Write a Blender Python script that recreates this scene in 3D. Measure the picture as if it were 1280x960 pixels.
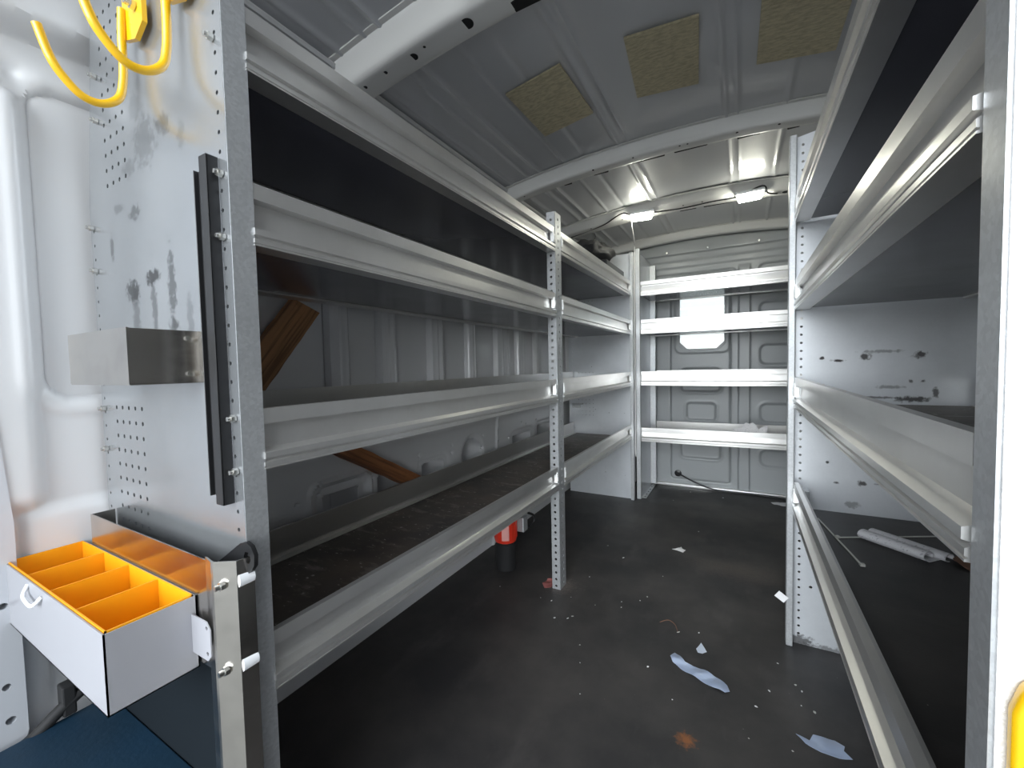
import bpy, bmesh, math, random
import numpy as np
from mathutils import Vector, Matrix, noise
random.seed(7)
for o in list(bpy.data.objects): bpy.data.objects.remove(o)
S = bpy.context.scene
COL = S.collection
# ------------------------------------------------------------------ camera
cd = bpy.data.cameras.new('camera'); cam = bpy.data.objects.new('camera', cd); COL.objects.link(cam)
cd.sensor_width = 36; cd.sensor_fit = 'HORIZONTAL'; cd.lens = 520.175/1280*36; cd.clip_start = .01
Rv, Uv, Fv = Vector((.8752, .4833, -.0208)), Vector((-.0031, .0486, .9988)), Vector((-.4837, .8741, -.0441))
cam.matrix_world = Matrix(((Rv.x, Uv.x, -Fv.x, 0), (Rv.y, Uv.y, -Fv.y, 0), (Rv.z, Uv.z, -Fv.z, .95), (0, 0, 0, 1)))
S.camera = cam
# ------------------------------------------------------------------ world: bright overcast sky
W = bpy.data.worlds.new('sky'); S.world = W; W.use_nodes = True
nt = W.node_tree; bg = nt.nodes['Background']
tc = nt.nodes.new('ShaderNodeTexCoord'); sx = nt.nodes.new('ShaderNodeSeparateXYZ'); cr = nt.nodes.new('ShaderNodeValToRGB')
nt.links.new(tc.outputs['Generated'], sx.inputs[0]); nt.links.new(sx.outputs['Z'], cr.inputs[0])
cr.color_ramp.elements[0].position = 0.0; cr.color_ramp.elements[0].color = (.88, .93, .95, 1)
cr.color_ramp.elements[1].position = .6; cr.color_ramp.elements[1].color = (.86, .93, 1, 1)
nt.links.new(cr.outputs[0], bg.inputs[0])
# bright sky lobe added behind the rear opening to push light deep inside
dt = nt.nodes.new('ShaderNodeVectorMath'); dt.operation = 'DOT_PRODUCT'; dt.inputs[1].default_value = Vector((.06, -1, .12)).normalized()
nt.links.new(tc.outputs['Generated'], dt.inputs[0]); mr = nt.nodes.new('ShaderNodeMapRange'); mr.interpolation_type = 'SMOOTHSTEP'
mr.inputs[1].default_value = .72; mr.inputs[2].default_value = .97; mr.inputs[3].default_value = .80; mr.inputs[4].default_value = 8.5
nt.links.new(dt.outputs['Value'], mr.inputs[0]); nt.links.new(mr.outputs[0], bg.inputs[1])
S.view_settings.view_transform = 'Standard'; S.view_settings.look = 'None'
S.view_settings.exposure = 0.7; S.view_settings.gamma = 1; S.view_settings.use_curve_mapping = False

# ------------------------------------------------------------------ materials
def sock(n, *names):
    for k in names:
        if k in n.inputs: return n.inputs[k]
class Mat:
    def __init__(s, name, col, rough=.5, metal=0, coat=0, spec=.5, coat_rough=.08):
        s.m = bpy.data.materials.new(name); s.m.use_nodes = True; s.t = s.m.node_tree; s.b = s.t.nodes['Principled BSDF']
        s.b.inputs['Base Color'].default_value = (*col, 1); s.b.inputs['Roughness'].default_value = rough
        s.b.inputs['Metallic'].default_value = metal
        sock(s.b, 'Coat Weight').default_value = coat; sock(s.b, 'Coat Roughness').default_value = coat_rough
        sock(s.b, 'Specular IOR Level').default_value = spec
        s.col = None; s.base = col
    def N(s, t, **k):
        n = s.t.nodes.new(t)
        for a, b in k.items(): setattr(n, a, b)
        return n
    def L(s, a, b): s.t.links.new(a, b)
    def obj(s, scale=(1, 1, 1)):
        c = s.N('ShaderNodeTexCoord'); m = s.N('ShaderNodeMapping'); m.inputs['Scale'].default_value = scale
        s.L(c.outputs['Object'], m.inputs[0]); return m.outputs[0]
    def noise(s, scale, detail=4, stretch=(1, 1, 1), rough=.6):
        n = s.N('ShaderNodeTexNoise'); n.inputs['Scale'].default_value = scale; n.inputs['Detail'].default_value = detail
        n.inputs['Roughness'].default_value = rough; s.L(s.obj(stretch), n.inputs['Vector']); return n.outputs['Fac']
    def voro(s, scale, stretch=(1, 1, 1)):
        n = s.N('ShaderNodeTexVoronoi'); n.inputs['Scale'].default_value = scale; s.L(s.obj(stretch), n.inputs['Vector']); return n.outputs['Color']
    def ramp(s, fac, a, b, ca=(0, 0, 0), cb=(1, 1, 1)):
        r = s.N('ShaderNodeValToRGB'); e = r.color_ramp.elements
        e[0].position = a; e[0].color = (*ca, 1); e[1].position = b; e[1].color = (*cb, 1); s.L(fac, r.inputs[0]); return r.outputs[0]
    def mix(s, fac, c2):
        """blend colour c2 over the current base colour"""
        m = s.N('ShaderNodeMix', data_type='RGBA'); m.inputs[6].default_value = (*s.base, 1)
        if s.col is not None: s.L(s.col, m.inputs[6])
        if isinstance(c2, tuple): m.inputs[7].default_value = (*c2, 1)
        else: s.L(c2, m.inputs[7])
        if isinstance(fac, float): m.inputs[0].default_value = fac
        else: s.L(fac, m.inputs[0])
        s.col = m.outputs[2]; s.L(s.col, s.b.inputs['Base Color']); return s
    def bump(s, h, strength=.2, dist=.002):
        b = s.N('ShaderNodeBump'); b.inputs['Strength'].default_value = strength; b.inputs['Distance'].default_value = dist
        s.L(h, b.inputs['Height']); s.L(b.outputs[0], s.b.inputs['Normal']); return s
    def rough(s, fac, a, b):
        r = s.N('ShaderNodeMapRange'); r.inputs[3].default_value = a; r.inputs[4].default_value = b; s.L(fac, r.inputs[0])
        s.L(r.outputs[0], s.b.inputs['Roughness']); return s
    def math(s, op, a, b):
        n = s.N('ShaderNodeMath', operation=op)
        for i, v in enumerate((a, b)):
            if isinstance(v, (int, float)): n.inputs[i].default_value = v
            else: s.L(v, n.inputs[i])
        return n.outputs[0]
    def blob(s, c, r, soft=.5):
        """0..1 mask: an ellipsoid of half-sizes r about object-space point c, with a ragged edge"""
        t = s.N('ShaderNodeTexCoord'); v = s.N('ShaderNodeVectorMath', operation='SUBTRACT'); v.inputs[1].default_value = c
        s.L(t.outputs['Object'], v.inputs[0]); d = s.N('ShaderNodeVectorMath', operation='DIVIDE'); d.inputs[1].default_value = r
        s.L(v.outputs[0], d.inputs[0]); l = s.N('ShaderNodeVectorMath', operation='LENGTH'); s.L(d.outputs[0], l.inputs[0])
        if not hasattr(s, '_n'): s._n = s.noise(90, 5)
        k = s.math('ADD', l.outputs['Value'], s.math('MULTIPLY', s.math('SUBTRACT', s._n, .5), 2.2))
        m = s.N('ShaderNodeMapRange'); m.inputs[1].default_value = 1.0; m.inputs[2].default_value = 1.0-soft
        m.inputs[3].default_value = 0; m.inputs[4].default_value = 1; s.L(k, m.inputs[0]); return m.outputs[0]

def galv(name, col=(.46, .47, .48), rough=.38, metal=.6, spangle=.35):
    m = Mat(name, col, rough, metal)
    v = m.voro(230); bw = m.N('ShaderNodeRGBToBW'); m.L(v, bw.inputs[0])
    f = m.ramp(bw.outputs[0], .2, .9); m.mix(m.math('MULTIPLY', f, spangle), tuple(min(1, c*1.5) for c in col))
    n = m.noise(9, 5); m.mix(m.math('MULTIPLY', m.ramp(n, .45, .75), .35), tuple(c*.75 for c in col))
    m.rough(m.noise(160, 3), rough-.08, rough+.12); m.bump(m.noise(500, 2), .12, .0006)
    return m
M = {}
M['galv'] = galv('galvanised_steel').m
def panel_mat():
    m = galv('galvanised_sheet', (.44, .455, .47), .30, .8, .06)
    dark = (.05, .05, .052)
    for c, r, a in (((-1.01, .35, 1.105), (.03, .05, .028), .8), ((-1.0, .35, 1.06), (.018, .05, .075), .45),
                    ((-.927, .35, 1.122), (.032, .05, .016), .9), ((-.925, .35, 1.07), (.014, .05, .07), .55),
                    ((-.856, .35, 1.10), (.016, .05, .075), .65), ((-.856, .35, 1.035), (.02, .05, .018), .7), ((-.80, .35, 1.04), (.012, .05, .05), .35),
                    ((-.985, .35, 1.248), (.026, .05, .016), .6), ((-1.05, .35, 1.268), (.025, .05, .012), .4),
                    ((-1.09, .35, 1.20), (.012, .05, .026), .6), ((-.93, .35, 1.36), (.05, .05, .05), .35), ((-.86, .35, 1.37), (.03, .05, .02), .45),
                    ((-.96, .35, 1.43), (.03, .05, .03), .25), ((-.80, .35, 1.34), (.014, .05, .03), .25), ((-1.0, .35, 1.33), (.035, .05, .02), .3)):
        m.mix(m.math('MULTIPLY', m.blob(c, r), a), dark)
    m.rough(m.noise(7, 3), .19, .30)
    return m.m
M['panel'] = panel_mat()
def divider_mat():
    m = galv('galvanised_divider', (.66, .68, .71), .34, .45, .05)
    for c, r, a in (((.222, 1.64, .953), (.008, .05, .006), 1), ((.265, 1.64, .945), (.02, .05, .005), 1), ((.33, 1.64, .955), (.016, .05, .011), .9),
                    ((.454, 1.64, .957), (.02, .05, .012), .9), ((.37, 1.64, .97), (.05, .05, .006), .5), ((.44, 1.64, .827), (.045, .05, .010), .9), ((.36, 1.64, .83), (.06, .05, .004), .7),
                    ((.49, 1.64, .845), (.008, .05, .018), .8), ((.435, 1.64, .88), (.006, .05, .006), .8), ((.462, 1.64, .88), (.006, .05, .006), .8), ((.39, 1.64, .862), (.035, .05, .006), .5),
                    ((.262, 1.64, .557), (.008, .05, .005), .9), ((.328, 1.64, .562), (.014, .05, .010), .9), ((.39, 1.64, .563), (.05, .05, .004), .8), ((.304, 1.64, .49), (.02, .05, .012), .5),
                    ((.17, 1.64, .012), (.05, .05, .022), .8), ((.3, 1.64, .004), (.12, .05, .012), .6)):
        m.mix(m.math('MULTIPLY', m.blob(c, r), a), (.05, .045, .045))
    return m.m
M['divider'] = divider_mat()
def alu(name, stretch, col=(.70, .69, .67)):
    m = Mat(name, col, .3, .82)
    m.mix(m.math('MULTIPLY', m.ramp(m.noise(9, 6),   .40, .80), .30), (.50, .48, .45))
    m.mix(m.math('MULTIPLY', m.ramp(m.noise(34, 4, (.4, 1, 1)), .66, .86), .35), (.34, .32, .30))
    m.mix(m.math('MULTIPLY', m.ramp(m.noise(22, 5, (.15, 1, 3)),   .55, .85), .12), (.86, .85, .83))
    m.rough(m.noise(10, 2, (.5, 1, 1)), .24, .36)
    m.bump(m.noise(160, 1, stretch), .02, .0003)
    return m.m
M['alu'] = alu('brushed_aluminium', (.04, 1, 6), (.74, .73, .715))
M['alu_dull'] = alu('dull_aluminium', (.04, 1, 6), (.60, .59, .57))
def board():
    m = Mat('black_laminate', (.085, .085, .105), .2, 0, 0, .6)
    m.rough(m.noise(4, 3), .16, .3); return m.m
M['board'] = board()
def dusty():
    m = Mat('dusty_black_board', (.050, .043, .040), .45)
    m.mix(m.math('MULTIPLY', m.ramp(m.noise(3.5, 6), .38, .68), .75), (.17, .13, .10))
    m.mix(m.ramp(m.noise(14, 6, (2.2, .8, 1)), .56, .68), (.22, .19, .17))
    m.mix(m.ramp(m.noise(75, 3, (1.6, .7, 1)), .66, .71), (.55, .52, .48))
    m.bump(m.noise(60, 4), .2, .001); return m.m
M['dusty'] = dusty()
def floor_mat():
    m = Mat('black_rubber_floor', (.026, .025, .026), .5, 0, 0, .4)
    m.mix(m.math('MULTIPLY', m.ramp(m.noise(2.2, 6), .40, .70), .7), (.085, .076, .070))
    m.mix(m.math('MULTIPLY', m.ramp(m.noise(9, 7, (1, .45, 1)), .55, .8), .4), (.11, .10, .095))
    m.mix(m.ramp(m.noise(110, 2), .76, .80), (.28, .26, .24))
    r = m.blob((-.121, 1.083, 0), (.028, .028, .05), .8); m.mix(m.math('MULTIPLY', r, .8), (.28, .10, .03))
    r = m.blob((-.68, 1.63, 0), (.08, .08, .05), .9); m.mix(m.math('MULTIPLY', r, .35), (.24, .19, .17))
    r = m.blob((.0, 2.1, 0), (.25, .12, .05), .9); m.mix(m.math('MULTIPLY', r, .3), (.13, .10, .08))
    m.rough(m.noise(5, 5), .42, .62); m.bump(m.noise(300, 3), .25, .001); return m.m
M['floor'] = floor_mat()
def paint(name, col, coat=1.0, cr=.10):
    m = Mat(name, col, .45, 0, coat, .5, cr)
    m.mix(m.math('MULTIPLY', m.ramp(m.noise(3, 4), .5, .8), .12), tuple(c*.8 for c in col)); return m.m
M['paint'] = paint('grey_body_paint', (.56, .575, .61))
M['roof'] = paint('roof_body_paint', (.62, .625, .65), 1, .12)
M['paint_light'] = paint('light_body_paint', (.69, .69, .70), .8, .15)
M['beam'] = paint('pale_beam_paint', (.78, .775, .76), .6, .2)
M['bulk'] = paint('bulkhead_paint', (.33, .345, .35), .35, .25)
M['black'] = Mat('black_plastic', (.012, .012, .013), .35).m
M['hole'] = Mat('hole_dark', (.008, .008, .009), .8).m
M['seal'] = Mat('black_rubber_seal', (.015, .015, .016), .7).m
M['screw'] = Mat('zinc_screw', (.75, .74, .7), .25, 1).m
M['white_plastic'] = Mat('white_plastic', (.85, .86, .88), .35).m
M['hook'] = Mat('yellow_powder_coat', (.78, .44, .004), .3, 0, .5).m
M['yellow'] = Mat('yellow_plastic', (.85, .36, .004), .45).m
def bin_m():
    m = Mat('grey_painted_steel', (.33, .33, .355), .4, .1, .2)
    m.mix(m.ramp(m.noise(25, 5), .72, .76), (.5, .5, .52)); return m.m
M['bin'] = bin_m()
def steel(name, col, r):
    m = Mat(name, col, r, 1); m.mix(m.math('MULTIPLY', m.ramp(m.noise(14, 6), .5, .75), .4), tuple(c*.6 for c in col)); m.rough(m.noise(40, 4, (.2, 1, 3)), r-.06, r+.08); return m.m
M['steel'] = steel('stainless_steel', (.60, .57, .53), .22)
def wood(name, c1, c2):
    m = Mat(name, c1, .65)
    m.mix(m.ramp(m.noise(6, 6, (1, 1, .15)), .35, .65), c2)
    m.mix(m.math('MULTIPLY', m.ramp(m.noise(38, 5, (1.5, 1.5, .06)), .5, .62), .7), tuple(c*.35 for c in c2))
    m.mix(m.math('MULTIPLY', m.ramp(m.noise(9, 3), .6, .72), .6), (.05, .025, .012))
    m.bump(m.noise(30, 5, (2, 2, .1)), .4, .003); return m.m
M['wood'] = wood('weathered_wood', (.50, .24, .10), (.30, .155, .075))
M['wood2'] = wood('brown_wood', (.42, .16, .055), (.28, .11, .045))
def pad():
    m = Mat('tan_felt', (.68, .60, .41), .9)
    m.mix(m.ramp(m.noise(45, 6, (1, 3, 1)), .4, .65), (.48, .42, .28)); m.mix(m.ramp(m.noise(160, 3), .62, .72), (.6, .55, .40))
    m.bump(m.noise(140, 4), .5, .002); return m.m
M['pad'] = pad()
M['clip'] = Mat('pale_cast_metal', (.78, .78, .77), .35, .3).m
def navy():
    m = Mat('dark_blue_mat', (.002, .022, .045), .6); m.mix(m.ramp(m.noise(5, 4), .4, .7), (.003, .028, .06)); m.bump(m.noise(80, 3), .3, .002); return m.m
M['navy'] = navy()
M['mat_shade'] = Mat('shaded_blue_mat', (.004, .007, .010), .9, 0, 0, .15).m  # near-black copy of the mat blue, its shade put into the colour
M['film'] = Mat('pale_blue_film', (.36, .43, .58), .3, 0, .2).m
M['film_edge'] = Mat('frosted_film_edge', (.62, .68, .78), .4).m
M['paper'] = Mat('white_paper', (.75, .74, .74), .8).m
def news():
    m = Mat('printed_paper', (.62, .61, .63), .8)
    m.mix(m.math('MULTIPLY', m.ramp(m.noise(220, 2, (.4, 1, 1)), .60, .64), .6), (.16, .16, .2)); return m.m
M['news'] = news()
M['rag'] = Mat('brown_rag', (.16, .085, .055), .9).m
M['red'] = Mat('red_plastic', (.62, .035, .015), .3, 0, .3).m
M['redpale'] = Mat('pale_red_label', (.75, .35, .32), .5).m
M['tape'] = Mat('dirty_red_tape', (.33, .11, .10), .7).m
M['tie'] = Mat('clear_nylon', (.50, .50, .46), .4).m
g = Mat('window_glass', (.9, .97, .95), .0); sock(g.b, 'Transmission Weight').default_value = 1; g.b.inputs['IOR'].default_value = 1.45; M['glass'] = g.m
e = Mat('lamp_diffuser', (1, 1, .95), .4); sock(e.b, 'Emission Color').default_value = (1, 1, .86, 1); sock(e.b, 'Emission Strength').default_value = 42; M['lamp'] = e.m
a = Mat('asphalt', (.22, .22, .21), .9); a.mix(a.ramp(a.noise(8, 5), .4, .7), (.30, .30, .29)); M['asphalt'] = a.m

# ------------------------------------------------------------------ mesh helpers
def link(name, me, mat, parent=None, mw=None, smooth=None):
    o = bpy.data.objects.new(name, me); COL.objects.link(o)
    if mat is not None:
        me.materials.clear(); me.materials.append(M[mat] if isinstance(mat, str) else mat)
    if mw is not None: me.transform(mw)
    if parent is not None: o.parent = parent
    if smooth is not None:
        for p in me.polygons: p.use_smooth = True
        try: me.set_sharp_from_angle(angle=math.radians(smooth))
        except Exception: pass
    return o
def tag(o, label=None, cat=None, group=None, kind=None):
    if label: o['label'] = label
    if cat: o['category'] = cat
    if group: o['group'] = group
    if kind: o['kind'] = kind
    return o
def empty(name, loc, label, cat, group=None):
    o = bpy.data.objects.new(name, None); COL.objects.link(o); o.location = loc; o.empty_display_size = .05
    return tag(o, label, cat, group)
class MB:
    """collects shapes into one bmesh"""
    def __init__(s): s.b = bmesh.new()
    def box(s, x0, x1, y0, y1, z0, z1, bev=0, mw=None):
        g = bmesh.ops.create_cube(s.b, size=1, matrix=Matrix.Translation(((x0+x1)/2, (y0+y1)/2, (z0+z1)/2)) @ Matrix.Diagonal((abs(x1-x0), abs(y1-y0), abs(z1-z0), 1)))
        vs = g['verts']
        if bev:
            es = list({e for v in vs for e in v.link_edges}); r = bmesh.ops.bevel(s.b, geom=es, offset=bev, segments=2, affect='EDGES', profile=.5); vs = list({v for f in r['faces'] for v in f.verts} | {v for v in vs if v.is_valid})
        if mw is not None: bmesh.ops.transform(s.b, matrix=mw, verts=vs)
        return s
    def prism(s, pts, h, mw=Matrix()):
        """closed polygon pts (x,y) extruded along +z by h, then placed by mw"""
        a = [s.b.verts.new(mw @ Vector((p[0], p[1], 0))) for p in pts]; c = [s.b.verts.new(mw @ Vector((p[0], p[1], h))) for p in pts]
        n = len(pts)
        s.b.faces.new(a[::-1]); s.b.faces.new(c)
        for i in range(n): s.b.faces.new((a[i], a[(i+1) % n], c[(i+1) % n], c[i]))
        return s
    def cyl(s, c, r, h, axis='z', seg=16, r2=None):
        rot = {'z': Matrix(), 'x': Matrix.Rotation(math.pi/2, 4, 'Y'), 'y': Matrix.Rotation(-math.pi/2, 4, 'X')}[axis]
        bmesh.ops.create_cone(s.b, cap_ends=True, segments=seg, radius1=r, radius2=r if r2 is None else r2, depth=h, matrix=Matrix.Translation(c) @ rot); return s
    def lathe(s, prof, seg=32, mw=Matrix()):
        rings = []
        for r, z in prof:
            rings.append([s.b.verts.new(mw @ Vector((r*math.cos(t*2*math.pi/seg), r*math.sin(t*2*math.pi/seg), z))) for t in range(seg)])
        for a, c in zip(rings, rings[1:]):
            for i in range(seg): s.b.faces.new((a[i], a[(i+1) % seg], c[(i+1) % seg], c[i]))
        s.b.faces.new(rings[0][::-1]); s.b.faces.new(rings[-1]); return s
    def tube(s, pts, r, seg=10, n=8, cap=True):
        P = smooth_path([Vector(p) for p in pts], n); rings = []; up = Vector((0, 0, 1))
        T0 = (P[1]-P[0]).normalized(); nrm = T0.cross(up)
        if nrm.length < .1: nrm = T0.cross(Vector((1, 0, 0)))
        nrm.normalize()
        for i, p in enumerate(P):
            T = (P[min(i+1, len(P)-1)]-P[max(i-1, 0)]).normalized(); nrm = (nrm-T*nrm.dot(T)).normalized(); bn = T.cross(nrm)
            rr = r if not callable(r) else r(i/(len(P)-1))
            rings.append([s.b.verts.new(p+nrm*math.cos(k*2*math.pi/seg)*rr+bn*math.sin(k*2*math.pi/seg)*rr) for k in range(seg)])
        for a, c in zip(rings, rings[1:]):
            for i in range(seg): s.b.faces.new((a[i], a[(i+1) % seg], c[(i+1) % seg], c[i]))
        if cap: s.b.faces.new(rings[0][::-1]); s.b.faces.new(rings[-1])
        return s
    def build(s, name, mat, parent=None, smooth=None, mw=None):
        bmesh.ops.recalc_face_normals(s.b, faces=s.b.faces); me = bpy.data.meshes.new(name); s.b.to_mesh(me); s.b.free()
        return link(name, me, mat, parent, mw, smooth)
def smooth_path(P, n):
    if n <= 1 or len(P) < 3: return P
    out = []
    for i in range(len(P)-1):
        p0, p1, p2, p3 = P[max(i-1, 0)], P[i], P[i+1], P[min(i+2, len(P)-1)]
        for k in range(n):
            t = k/n; out.append(.5*((2*p1)+(p2-p0)*t+(2*p0-5*p1+4*p2-p3)*t*t+(3*p1-p0-3*p2+p3)*t**3))
    return out+[P[-1]]
def plate(outline, holes, t, hseg=8):
    """flat sheet in XY with round holes (cx,cy,r) or polygon holes, thickness t centred on z=0"""
    cu = bpy.data.curves.new('tmp', 'CURVE'); cu.dimensions = '2D'; cu.fill_mode = 'BOTH'; cu.extrude = t/2
    def add(pts):
        sp = cu.splines.new('POLY'); sp.points.add(len(pts)-1); sp.use_cyclic_u = True
        for q, p in zip(sp.points, pts): q.co = (p[0], p[1], 0, 1)
    add(outline)
    for h in holes:
        if len(h) == 3 and not isinstance(h[0], (tuple, list)):
            add([(h[0]+h[2]*math.cos(k*2*math.pi/hseg), h[1]+h[2]*math.sin(k*2*math.pi/hseg)) for k in range(hseg)])
        else: add(h)
    o = bpy.data.objects.new('tmp', cu); COL.objects.link(o)
    dg = bpy.context.evaluated_depsgraph_get(); me = bpy.data.meshes.new_from_object(o.evaluated_get(dg)); bpy.data.objects.remove(o); bpy.data.curves.remove(cu)
    return me
def rect(x0, y0, x1, y1): return [(x0, y0), (x1, y0), (x1, y1), (x0, y1)]
def basis(X, Y, Z, T=(0, 0, 0)):
    return Matrix(((X[0], Y[0], Z[0], T[0]), (X[1], Y[1], Z[1], T[1]), (X[2], Y[2], Z[2], T[2]), (0, 0, 0, 1)))
XZ = lambda y: basis((1, 0, 0), (0, 0, 1), (0, -1, 0), (0, y, 0))      # sheet lying in a y=const plane
YZ = lambda x: basis((0, 1, 0), (0, 0, 1), (1, 0, 0), (x, 0, 0))       # sheet lying in an x=const plane
# height fields for pressed sheet metal
def sst(a, b, x): t = np.clip((x-a)/(b-a), 0, 1); return t*t*(3-2*t)
def rr(u, v, u0, v0, u1, v1, r):
    cx, cy, hw, hh = (u0+u1)/2, (v0+v1)/2, (u1-u0)/2-r, (v1-v0)/2-r
    qx, qy = np.abs(u-cx)-hw, np.abs(v-cy)-hh
    return np.hypot(np.maximum(qx, 0), np.maximum(qy, 0))+np.minimum(np.maximum(qx, qy), 0)-r
def bead(d, w): return np.exp(-(d/w)**2)
def sheet(name, us, vs, f, mat, keep=None, kind='structure', smooth=40, thick=0, parent=None):
    U, V = np.meshgrid(us, vs, indexing='ij'); X, Y, Z = f(U, V); n, m = U.shape
    co = np.stack([X, Y, Z], -1).reshape(-1, 3); i = np.arange(n*m).reshape(n, m)
    q = np.stack([i[:-1, :-1], i[1:, :-1], i[1:, 1:], i[:-1, 1:]], -1).reshape(-1, 4)
    if keep is not None:
        K = keep(U, V); k = (K[:-1, :-1] & K[1:, :-1] & K[1:, 1:] & K[:-1, 1:]).reshape(-1); q = q[k]
    me = bpy.data.meshes.new(name); me.from_pydata(co.tolist(), [], q.tolist()); me.update()
    o = link(name, me, mat, parent, None, smooth)
    if kind: o['kind'] = kind
    if thick: s = o.modifiers.new('thickness', 'SOLIDIFY'); s.thickness = thick; s.offset = -1
    return o

# ------------------------------------------------------------------ structure
MB().box(-30, 30, -30, 30, -.80, -.75).build('ground', 'asphalt')['kind'] = 'structure'
fl = MB().box(-1.30, .72, .02, 3.42, -.05, 0, .002).build('floor', 'floor'); fl['kind'] = 'structure'
def zr(x): return 1.90-.06*((x+.25)/.77)**2
def roof_f(U, V):
    x, y = U, V; z = zr(x)-.35*np.maximum(0, np.abs(x+.27)-.88)**1.0
    for c, w, a in ((-.995, .010, .006), (-.90, .008, .005), (-.845, .008, .006), (-.72, .007, .004), (-.62, .010, -.004), (-.47, .008, .006), (-.43, .007, .005), (-.055, .007, .005), (-.015, .006, .004), (.14, .008, .005), (.33, .008, .006), (.45, .008, .005)):
        z = z-a*bead(x-c, w)
    z = z+.004*np.sin(y*3.1+x*2)*np.cos(x*4)
    return x, y, z
sheet('ceiling', np.arange(-1.24, .70, .006), np.arange(.02, 3.43, .05), roof_f, 'roof', thick=-.01)
# left body side
def wl(U, V):
    y, z = U, V; x = np.full_like(y, -1.20)
    front = 1-sst(.38, .42, y)
    x = x-front*.014
    # rear pillar, near the door opening
    # recessed trim panel with a soft top corner
    d = rr(y, z, .268, .90, .60, 1.515, .05); x = x-front*.010*sst(.003, -.003, d)+front*.006*bead(d-.018, .012)
    # overhang above, dented pocket
    x = x+front*.05*sst(1.59, 1.63, z+.10*(.30-y))
    x = x-front*.015*bead(rr(y, z, .20, 1.49, .262, 1.53, .02), .02)
    x = x+front*.020*sst(.268, .240, y)*sst(1.50, 1.47, z)*sst(.68, .72, z)
    x = x+front*.03*sst(.70, .67, z)*sst(.50, .60, z)*sst(.225, .245, y)*.35                      # ledge
    x = x-front*.03*bead(z-.36, .05)*sst(.24, .26, y)
    d = rr(y, z, .262, .36, .292, .52, .012); x = x-front*.012*sst(.002, -.002, d)
    mid = 1-front
    up = sst(.77, .80, z)
    for c, w in ((.905, .07), (1.124, .07), (1.406, .075), (1.686, .055), (1.96, .13), (2.208, .07), (2.45, .05), (2.75, .08), (3.02, .08)):
        s = sst(c-.003, c+.001, y)*sst(c+w+.006, c+w-.006, y)
        x = x+mid*up*(.028*s+.005*bead(y-c-w*.35, .006)+.005*bead(y-c-w*.75, .007))
        x = x-mid*up*.012*bead(y-c+.006, .004)
    x = x+mid*.012*np.sin(y*5)*up*.2
    # lower structural panel stands proud, with openings
    low = sst(.775, .745, z)
    x = x+mid*low*.035+mid*.012*bead(z-.70, .03)
    def cut(d, dep=.13, rim=.030):
        nonlocal x
        x = x-mid*low*dep*sst(.002, -.003, d)-mid*low*.005*sst(.001, -.004, d-rim)
    cut(rr(y, z, .56, .30, .775, .50, .02)); cut(rr(y, z, .845, .34, .985, .552, .012)); cut(rr(y, z, 1.075, .34, 1.19, .562, .012))
    cut(rr(y, z, 1.31, .36, 1.46, .548, .02)); cut(np.hypot(y-1.68, z-.515)-.085, .13, .018)
    cut(rr(y, z, 2.09, .40, 2.33, .545, .02)); cut(rr(y, z, 2.42, .40, 2.70, .56, .02))
    for a, b in ((.83, .592), (.828, .558), (.756, .55), (1.05, .558), (1.293, .59), (1.292, .56), (1.513, .594), (1.511, .561), (1.773, .60), (1.773, .535), (1.93, .55), (2.04, .546), (2.256, .59), (2.2, .61), (2.4, .60)):
        x = x-mid*low*.012*sst(.002, -.002, np.hypot(y-a, z-b)-.007)
    x = x+mid*low*.010*bead(rr(y, z, .80, .40, 1.03, .59, .03), .006)
    x = x+mid*low*.008*bead(y-1.90-.1*(z-.5), .008)
    # inward lean towards the roof
    x = x+.10*sst(1.66, 1.92, z)
    return x, y, z
sheet('wall_left', np.concatenate([np.arange(.02, .42, .004), np.arange(.42, 3.42, .006)]), np.concatenate([np.arange(-.01, .8, .006), np.arange(.8, 1.93, .008)]), wl, 'paint_light', thick=-.008)
def wr(U, V):
    y, z = U, V; x = np.full_like(y, .64)-.06*sst(1.66, 1.92, z)
    for c in (.5, .9, 1.3, 1.75, 2.2, 2.6, 3.0): x = x-.025*sst(c-.003, c+.003, y)*sst(c+.076, c+.07, y)
    return x, y, z
sheet('wall_right', np.arange(.02, 3.42, .006), np.arange(-.01, 1.93, .03), wr, 'paint_light', thick=.008)
# bulkhead with the sliding-door pressing and a window opening
WX0, WX1, WZ0, WZ1 = -.418, -.110, 1.045, 1.51
def wb(U, V):
    x, z = U, V; y = np.full_like(x, 3.40)
    for q in ((-.403, .731, -.141, .899, .03), (-.364, .518, -.172, .64, .025), (-.404, .228, -.14, .40, .03),
              (.112, .925, .45, 1.059, .04), (.115, .519, .45, .644, .04), (.117, .206, .45, .315, .04), (.108, 1.20, .45, 1.354, .04), (.10, 1.44, .45, 1.62, .04), (-.62, 1.40, -.02, 1.612, .04)):
        if q[0] == -.62: continue
        d = rr(x, z, *q); y = y+.010*sst(.006, -.006, d)-.003*bead(d-.014, .006)
    d = rr(x, z, -.60, 1.54, -.04, 1.615, .03); y = y+.008*sst(.006, -.006, d)
    d = rr(x, z, -.48, .055, -.073, 1.60, .02); y = y+.006*bead(d, .005)-.008*sst(.004, -.004, d)
    y = y-.012*sst(-.026, -.020, x)*sst(.052, .046, x)*sst(1.64, 1.60, z)
    y = y-.006*sst(1.652, 1.672, z)+.006*sst(1.70, 1.72, z)-.012*sst(1.755, 1.768, z)
    d = rr(x, z, WX0-.03, WZ0-.03, WX1+.03, WZ1+.03, .05); y = y-.006*sst(.004, -.004, d)
    return x, y, z
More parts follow.
